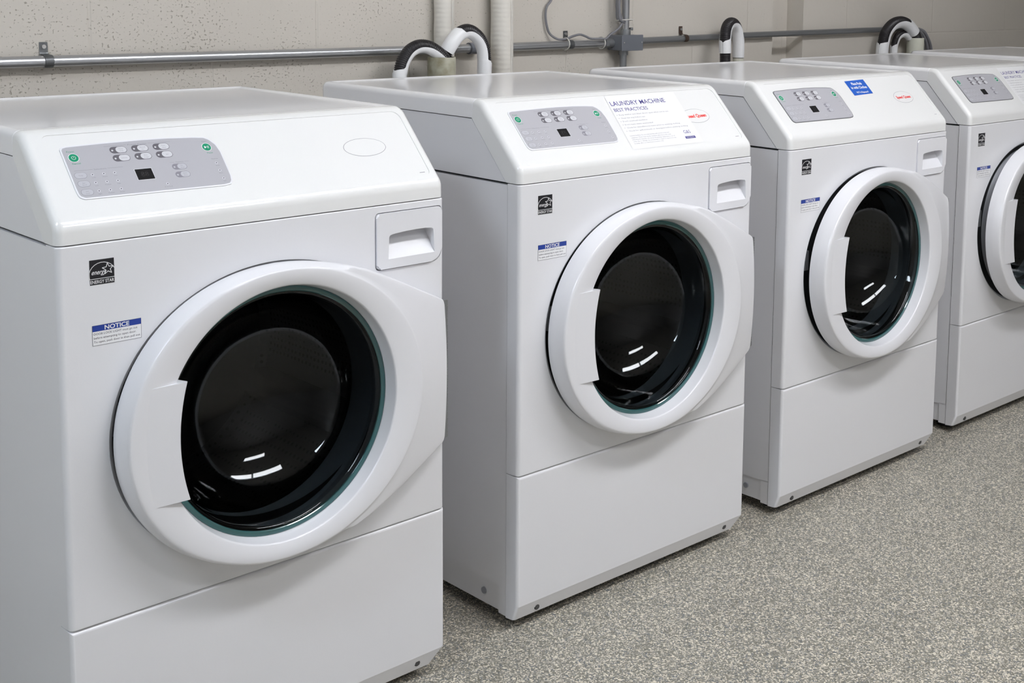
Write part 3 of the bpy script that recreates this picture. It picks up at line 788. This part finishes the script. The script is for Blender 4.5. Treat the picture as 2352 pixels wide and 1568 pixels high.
# ------------------------------------------------------------------ conduits on the back wall
def polytube(name, pts, r, m, n=14, smooth_path=False, parent=None):
    path = [Vector(p) for p in pts]
    if smooth_path: path = catmull(path, 8)
    bm = bmesh.new(); tube(bm, path, r, n); return bm_obj(name, bm, m, parent, angle=50, wn=False)
OFF = .018
c1 = polytube('electrical_conduit', [wp(-2.85, 1.106, OFF), wp(.2231, 1.0978, OFF), wp(.903, 1.0955, OFF), wp(1.430, 1.0955, OFF)], .0112, 'steel')
tag(c1, 'long galvanised conduit on the wall left of the wrapped pipes', 'conduit', 'steel conduits on the wall')
bm = bmesh.new(); tube(bm, [wp(1.395, 1.0955, OFF), wp(1.428, 1.0955, OFF)], .0150, 16)
bm_obj('coupling', bm, 'boxgrey', c1)
c2 = polytube('electrical_conduit', [wp(1.4905, 1.0955, OFF), wp(1.5445, 1.0956, OFF), wp(1.925, 1.0975, OFF)], .0112, 'steel')
tag(c2, 'short galvanised conduit between the right wrapped pipe and the grey junction box', 'conduit', 'steel conduits on the wall')
bm = bmesh.new(); tube(bm, [wp(1.890, 1.0975, OFF), wp(1.902, 1.0975, OFF)], .0150, 6); tube(bm, [wp(1.902, 1.0975, OFF), wp(1.926, 1.0975, OFF)], .0135, 16)
bm_obj('connector', bm, 'steel2', c2)
c3 = polytube('electrical_conduit', [wp(2.012, 1.1005, OFF), wp(2.526, 1.1080, OFF), wp(3.2807, 1.1135, OFF), wp(3.53, 1.1155, OFF)] +
              [wp(3.53 + .095 * math.sin(a), 1.1155 - .095 * (1 - math.cos(a)), OFF) for a in [k * PI / 16 for k in range(1, 9)]] + [wp(3.627, .72, OFF)], .0095, 'steel2')
tag(c3, 'thin galvanised conduit running right from the junction box and bending down at the far hose', 'conduit', 'steel conduits on the wall')
for k, dx in enumerate((.026, .050)):
    q = polytube('grey_cable', [wp(3.46, 1.110 + .006 * k, .012), wp(3.56 + dx, 1.109, .012), wp(3.615 + dx, 1.078, .012), wp(3.645 + dx, 1.03, .012), wp(3.655 + dx, .95, .012), wp(3.655 + dx, .72, .012)], .0065, 'cable', 10, True)
    tag(q, ['inner grey cable curving down beside the far conduit bend', 'outermost grey cable curving down beside the far conduit bend'][k], 'cable', 'cables by the far conduit bend')
v1 = polytube('electrical_conduit', [wp(1.968, 1.125, .030), wp(1.968, 2.74, .030)], .0105, 'steel')
tag(v1, 'upright galvanised conduit rising from the top of the grey junction box', 'conduit', 'steel conduits on the wall')
bm = bmesh.new(); tube(bm, [wp(1.968, 1.120, .030), wp(1.968, 1.136, .030)], .0150, 16); add_box(bm, 1.984, 1.994, .806, .818, 1.133, 1.141, .002, 1); bm_obj('connector', bm, 'steel2', v1)
v2 = polytube('electrical_conduit', [wp(1.960, 1.078, .030), wp(1.960, .30, .030)], .0100, 'steel2')
tag(v2, 'upright conduit dropping from the bottom of the grey junction box', 'conduit', 'steel conduits on the wall')
bm = bmesh.new(); tube(bm, [wp(1.960, 1.079, .030), wp(1.960, 1.063, .030)], .0138, 16); bm_obj('connector', bm, 'steel2', v2)
# second, dark thin pipe and looped cable by the upright conduit
q = polytube('grey_cable', [wp(1.985, 1.140, .012), wp(1.989, 1.17, .010), wp(1.988, 1.30, .010), wp(1.988, 2.0, .010), wp(1.988, 2.74, .010)], .0045, 'cable', 10, True)
tag(q, 'straight grey cable strapped tight behind the upright conduit', 'cable', 'cables tied to the conduits')
# junction box
jb = empty('junction_box', wp(1.967, 1.0985, 0), WA)
bm = bmesh.new(); add_box(bm, -.0435, .0435, -.056, .0, -.0215, .0215, .003, 2); bm_obj('box_body', bm, 'boxgrey', jb)
bm = bmesh.new(); add_box(bm, -.0445, .0445, -.0595, -.056, -.0225, .0225, .002, 2); cv = bm_obj('cover_plate', bm, 'boxgrey', jb)
for x in (-.036, .037):
    bm = bmesh.new(); tube(bm, [Vector((x, -.0590, .001)), Vector((x, -.0608, .001))], .0024, 12); bm_obj('cover_screw', bm, 'bright', cv)
tag(jb, 'small grey metal junction box on the wall where the conduits meet', 'junction box')
# conduit straps
def strap(x, z, r, m, lab, dx=.004):
    e = empty('conduit_clamp', wp(x, z, 0), WA); y = -OFF
    bm = bmesh.new()
    prof = [(0, .0)] 
    path = [(r + .0012, -3 * PI / 4), ]
    # strap wraps the pipe in the y-z plane, foot plate above
    pts = [(-.0008, r + .026), (-.0016, r + .006), (-.004, r + .0025)] + [(y + (r + .0016) * math.cos(a), (r + .0016) * math.sin(a)) for a in [PI / 2 + k * PI / 10 for k in range(0, 12)]]
    w = .0085; prev = None
    for (yy, zz) in pts:
        row = [bm.verts.new((-w, yy, zz)), bm.verts.new((w, yy, zz))]
        if prev: bm.faces.new((prev[0], prev[1], row[1], row[0]))
        prev = row
    bmesh.ops.solidify(bm, geom=bm.faces[:], thickness=.0016)
    b = bm_obj('strap', bm, m, e)
    bm = bmesh.new(); tube(bm, [Vector((0, -.001, r + .017)), Vector((0, -.0045, r + .017))], .0042, 12); bm_obj('screw', bm, 'bright', e)
    tag(e, lab, 'conduit clamp', 'clamps holding the conduit')
strap(.3165, 1.0975, .0112, 'steel2', 'metal conduit clamp high on the left, above the blank-badged machine')
strap(1.7560, 1.0968, .0112, 'steel2', 'metal conduit clamp just left of the grey junction box')
strap(2.2420, 1.1045, .0095, 'rust', 'brownish conduit clamp between the junction box and the single upright hose')
# loose grey cable and ties
q = polytube('grey_cable', [wp(1.74, 2.74, .010), wp(1.745, 1.8, .010), wp(1.74, 1.40, .010), wp(1.715, 1.29, .010), wp(1.6954, 1.2243, .010), wp(1.6762, 1.2009, .010), wp(1.6716, 1.1775, .010), wp(1.6768, 1.1482, .010), wp(1.6868, 1.1269, .012), wp(1.705, 1.1135, .022), wp(1.7250, 1.1120, .026),
             wp(1.7400, 1.1140, .026), wp(1.7606, 1.1200, .026), wp(1.7893, 1.1240, .024), wp(1.8116, 1.1190, .024), wp(1.8324, 1.1120, .026), wp(1.86, 1.1120, .036), wp(1.8781, 1.1115, .040), wp(1.8955, 1.1230, .040), wp(1.9167, 1.1325, .040), wp(1.9343, 1.1440, .040), wp(1.9440, 1.160, .040), wp(1.9480, 1.1826, .026), wp(1.9500, 1.2193, .016), wp(1.950, 1.40, .010), wp(1.950, 2.0, .010), wp(1.950, 2.74, .010)], .0033, 'cable', 8, True)
tag(q, 'thin grey cable looping along the conduit into the junction box corner', 'cable', 'cables tied to the conduits')
for k, (x, o) in enumerate(((1.926, .044), (1.936, .026))):
    q = polytube('grey_cable', [wp(1.948, 1.1570, .044), wp(x + .004, 1.166, o), wp(x, 1.19, o), wp(x, 1.23, o), wp(x + .012, 1.36, o), wp(x + .012, 1.9, o), wp(x + .012, 2.74, o)], .0045, 'cable', 8, True)
    tag(q, ['grey cable bowing out left of the upright conduit, above the tie', 'grey cable close beside the upright conduit, inside the bowed one'][k], 'cable', 'cables tied to the conduits')
def tie(c, r, axis, lab):
    bm = bmesh.new(); a = Vector(axis).normalized()
    u = a.cross(Vector((0, 1, 0))).normalized(); v = a.cross(u)
    path = [c + (u * math.cos(t) + v * math.sin(t)) * r for t in [2 * PI * k / 24 for k in range(25)]]
    tube(bm, path, .0016, 6, caps=False)
    o = bm_obj('cable_tie', bm, 'tie', angle=60, wn=False); tag(o, lab, 'cable tie', 'cable ties on the conduits')
tie(wp(1.735, 1.0995, .024), .0165, (1, 0, 0), 'pale cable tie round conduit and cable beside the middle clamp')
tie(wp(1.872, 1.0995, .027), .0165, (1, 0, 0), 'pale cable tie round the conduit next to the junction box')
tie(wp(1.957, 1.162, .034), .0250, (0, .1, 1), 'pale cable tie round the upright cables above the junction box')

# wrapped vertical pipes
for x, r, lab in ((1.307, .0236, 'left of two cream wrapped upright pipes, behind the twin hoses'), (1.4905, .0275, 'right of two cream wrapped upright pipes, with a long seam')):
    e = empty('wrapped_pipe', wp(x, 0, .025 if x < 1.4 else .036))
    rnd = random.Random(int(x * 100)); bm = bmesh.new()
    lathe_z(bm, [(r + .0006 * math.sin(k * 1.7) + rnd.uniform(-.0004, .0004), .001 + k * 2.745 / 110) for k in range(111)], 0, 0, 28)
    bm_obj('pipe_wrap', bm, 'wrap', e, angle=60, wn=False)
    bm = bmesh.new(); a = math.radians(-52); 
    add_box(bm, -.0090, .0090, -.0018, .0018, .002, 2.74, .0008, 1)
    for v in bm.verts:
        x_, y_ = v.co.x, v.co.y; v.co.x = math.cos(a) * (r + .0006) + x_ * -math.sin(a) + y_ * math.cos(a); v.co.y = math.sin(a) * (r + .0006) + x_ * math.cos(a) + y_ * math.sin(a)
    bm_obj('seam_strip', bm, 'wrap', e)
    tag(e, lab, 'pipe', 'wrapped upright pipes')

# standpipes
def standpipe(x, off, r, top, m, lab):
    bm = bmesh.new(); p = wp(x, 0, off)
    lathe_z(bm, [(r, .001), (r, top), (r - .0035, top), (r - .0035, top - .30)], p.x, p.y, 32)
    o = bm_obj('standpipe', bm, m, angle=40, wn=False); tag(o, lab, 'standpipe', 'open drain standpipes'); return o
standpipe(1.2515, .0880, .0345, 1.0815, 'stain', 'stained olive standpipe taking the ends of the two joined hoses')
standpipe(2.4577, .0550, .0168, 1.0795, 'cream', 'narrow cream standpipe under the single hook-shaped hose')
standpipe(3.5060, .0560, .0315, 1.0825, 'cream', 'wide cream standpipe under the farthest hose')

# drain hoses in white hook guides
def hose(pts, r, black, white_end0, white_end1, lab, gr=None, group='black drain hoses in white hook guides', cover=90):
    """pts from machine side up and over to the standpipe; black=(t0,t1) fraction where the guide is open"""
    path = resample(catmull([Vector(p) for p in pts], 12), .00115)
    e = empty('drain_hose', pts[0]); o = Vector(pts[0]); path = [p - o for p in path]
    n = len(path); top = max(path, key=lambda p: p.z)
    cen = sum(path, Vector()) / n
    # outward normal per point: in the plane of the arch, away from inside
    T, _ = frames(path)
    pl = (path[-1] - path[0]); pl.z = 0; pl.normalize()
    bi = pl.cross(Vector((0, 0, 1))).normalized()
    N = []
    for t in T:
        nn = bi.cross(t).normalized()
        N.append(nn)
    if N[path.index(top)].z < 0: N = [-q for q in N]
    bm = bmesh.new(); rr = r
    tube(bm, path, lambda i: rr * (.90 + .10 * (1 if (i % 4) in (0, 1) else 0) - (.0)), 20, N=N)
    bm_obj('corrugated_hose', bm, 'hose', e, angle=70, wn=False)
    i0 = next(i for i in range(n) if path[i].z + o.z >= black[0]); i1 = int(black[1] * (n - 1)); g = gr or r * 1.08
    j0 = max(0, i0 - int(white_end0 / .00115)); j1 = min(n - 1, i1 + int(white_end1 / .00115))
    bm = bmesh.new(); step = 4
    idx = list(range(j0, j1 + 1, step)); sub = [path[i] for i in idx]; NS = [N[i] for i in idx]
    rings_out, rings_in = [], []
    K = 28
    for q, i in enumerate(idx):
        tt = T[i]; b = tt.cross(N[i])
        # opening half angle grows smoothly from collars
        d0 = (i - i0) * .00115; d1 = (i1 - i) * .00115; d = min(d0, d1)
        k = max(0, min(1, d / .012)); k = k * k * (3 - 2 * k); half = 2 + (cover - 2) * k
        a0, a1 = half, 360 - half
        ro = [path[i] + (N[i] * math.cos(math.radians(a0 + (a1 - a0) * m_ / K)) + b * math.sin(math.radians(a0 + (a1 - a0) * m_ / K))) * g for m_ in range(K + 1)]
        ri = [path[i] + (p - path[i]) * ((g - .0016) / g) for p in ro]
        rings_out.append([bm.verts.new(p) for p in ro]); rings_in.append([bm.verts.new(p) for p in ri])
    for a, b, c, d_ in zip(rings_out[:-1], rings_out[1:], rings_in[:-1], rings_in[1:]):
        for m_ in range(K):
            bm.faces.new((a[m_], a[m_ + 1], b[m_ + 1], b[m_])); bm.faces.new((c[m_], d_[m_], d_[m_ + 1], c[m_ + 1]))
        bm.faces.new((a[0], b[0], d_[0], c[0])); bm.faces.new((a[K], c[K], d_[K], b[K]))
    for a, c in ((rings_out[0], rings_in[0]), (rings_out[-1], rings_in[-1])):
        for m_ in range(K): bm.faces.new((a[m_], c[m_], c[m_ + 1], a[m_ + 1]))
    bm_obj('hose_guide', bm, 'guide', e, angle=50, wn=False)
    tag(e, lab, 'drain hose', group); return e
o1 = .088
hose([wp(1.122, .80, o1), wp(1.122, .95, o1), wp(1.1235, 1.0345, o1), wp(1.1260, 1.0489, o1), wp(1.1325, 1.0715, o1), wp(1.1504, 1.0955, o1), wp(1.1720, 1.1073, o1), wp(1.1923, 1.1098, o1), wp(1.2135, 1.1058, o1 + .002), wp(1.2340, 1.0940, o1 + .006), wp(1.2500, 1.079, o1 + .009), wp(1.258, 1.060, o1 + .010), wp(1.2585, 1.03, o1 + .010)],
     .0160, (1.0475, .915), .06, .004, cover=98, lab='left black drain hose arching low into the stained standpipe')
hose([wp(1.3882, .80, o1), wp(1.3882, .95, o1), wp(1.3886, 1.0322, o1), wp(1.3895, 1.0673, o1), wp(1.3862, 1.0975, o1), wp(1.3745, 1.1200, o1), wp(1.3580, 1.1346, o1), wp(1.3395, 1.1432, o1), wp(1.3213, 1.1428, o1), wp(1.3020, 1.1335, o1), wp(1.2860, 1.1180, o1), wp(1.2750, 1.1000, o1 - .004), wp(1.2660, 1.080, o1 - .010), wp(1.262, 1.05, o1 - .012)],
     .0170, (1.0600, .800), .10, .058, cover=94, lab='taller black drain hose arching from the right into the stained standpipe')
hose([wp(2.3545, .78, .088), wp(2.3545, .90, .088), wp(2.3545, 1.0355, .087), wp(2.3545, 1.0886, .085), wp(2.3580, 1.1210, .083), wp(2.3720, 1.1410, .078), wp(2.3960, 1.1500, .070), wp(2.4240, 1.1470, .062), wp(2.4450, 1.1310, .057), wp(2.4550, 1.1050, .055), wp(2.4577, 1.0812, .055), wp(2.4577, 1.04, .055)],
     .0172, (1.0930, .90), .034, .10, 'single upright hook-shaped drain hose behind the blue-stickered machine', gr=.0187)
hose([wp(3.2720, .80, .060), wp(3.2720, .95, .060), wp(3.2760, 1.0399, .060), wp(3.2820, 1.0740, .060), wp(3.2990, 1.1070, .060), wp(3.3390, 1.1340, .060), wp(3.3900, 1.1425, .060), wp(3.4341, 1.1340, .060), wp(3.4700, 1.1140, .060), wp(3.4960, 1.0920, .060), wp(3.5080, 1.070, .062), wp(3.5090, 1.04, .062)],
     .0205, (1.060, .790), .10, .052, cover=82, lab='farthest black drain hose arching into the wide cream standpipe', gr=.0225)
hose([wp(3.3760, .80, .044), wp(3.3760, .95, .044), wp(3.3780, 1.0383, .044), wp(3.3830, 1.0650, .044), wp(3.4000, 1.0880, .044), wp(3.4300, 1.0985, .044), wp(3.4600, 1.0950, .044), wp(3.4850, 1.0800, .046), wp(3.4950, 1.06, .048), wp(3.4950, 1.04, .048)],
     .0130, (1.050, .90), .10, .0, cover=80, lab='lower hidden drain hose arching behind the farthest one', gr=.0144)

# ------------------------------------------------------------------ ceiling lights and an added cool fill
def emit(name, col, s):
    m = bpy.data.materials.new(name); m.use_nodes = True; t = m.node_tree; t.nodes.clear()
    e = t.nodes.new('ShaderNodeEmission'); o = t.nodes.new('ShaderNodeOutputMaterial'); e.inputs[0].default_value = (*col, 1); e.inputs[1].default_value = s
    t.links.new(e.outputs[0], o.inputs[0]); return m
M['lamp'] = emit('lamp_diffuser', (.955, .965, 1.0), 26.0)
M['fix'] = mat('lamp_housing', (.8, .8, .8), .4)
M['fillcool'] = emit('cool_fill_diffuser', (.78, .88, 1.0), 34.0)
def lamp(x, y, lx, ly, lab, z=2.745, m='lamp'):
    e = empty('ceiling_light', (x, y, z))
    bm = bmesh.new(); add_box(bm, -lx / 2 - .02, lx / 2 + .02, -ly / 2 - .02, ly / 2 + .02, -.055, 0, .006, 2); bm_obj('housing', bm, 'fix', e)
    bm = bmesh.new(); add_box(bm, -lx / 2, lx / 2, -ly / 2, ly / 2, -.075, -.0555, .012, 3); bm_obj('diffuser', bm, m, e)
    tag(e, lab, 'ceiling light', 'fluorescent ceiling lights')
lamp(.95, -1.30, 1.2, .28, 'long ceiling light above the front of the first machines')
lamp(2.25, -1.30, 1.2, .28, 'long ceiling light above the front of the third machine')
lamp(-1.75, -.7, 1.2, .28, 'added cool fill light left of the first machine', m='fillcool')  # added fill, no known fixture; brightens the left-facing machine sides
lamp(1.6, -2.7, 1.2, .28, 'long ceiling light over the open floor')

# ------------------------------------------------------------------ world, camera, colour
w = bpy.data.worlds.new('World'); SC.world = w; w.use_nodes = True
w.node_tree.nodes['Background'].inputs[0].default_value = (.5, .5, .5, 1); w.node_tree.nodes['Background'].inputs[1].default_value = .0
cam = bpy.data.cameras.new('camera'); co = bpy.data.objects.new('camera', cam); COL.objects.link(co)
r_ = Vector((0.7073157858, -0.7067484929, 0.0145240128)); u_ = Vector((0.0773888963, 0.0978409544, 0.9921885438)); f_ = Vector((0.7026488012, 0.7006666222, -0.1238989374))
co.matrix_world = Matrix(((r_.x, u_.x, -f_.x, -.73987), (r_.y, u_.y, -f_.y, -1.82914), (r_.z, u_.z, -f_.z, 1.2665), (0, 0, 0, 1)))
cam.sensor_width = 36; cam.sensor_fit = 'HORIZONTAL'; cam.lens = 3033.014 / 2352 * 36
cam.shift_x = -223.86 / 2352; cam.shift_y = -444.35 / 2352
cam.clip_start = .05; cam.clip_end = 60
SC.camera = co
vs = SC.view_settings; SC.display_settings.display_device = 'sRGB'
vs.view_transform = 'Standard'; vs.look = 'None'; vs.gamma = 1; vs.use_curve_mapping = False; vs.exposure = 0.09
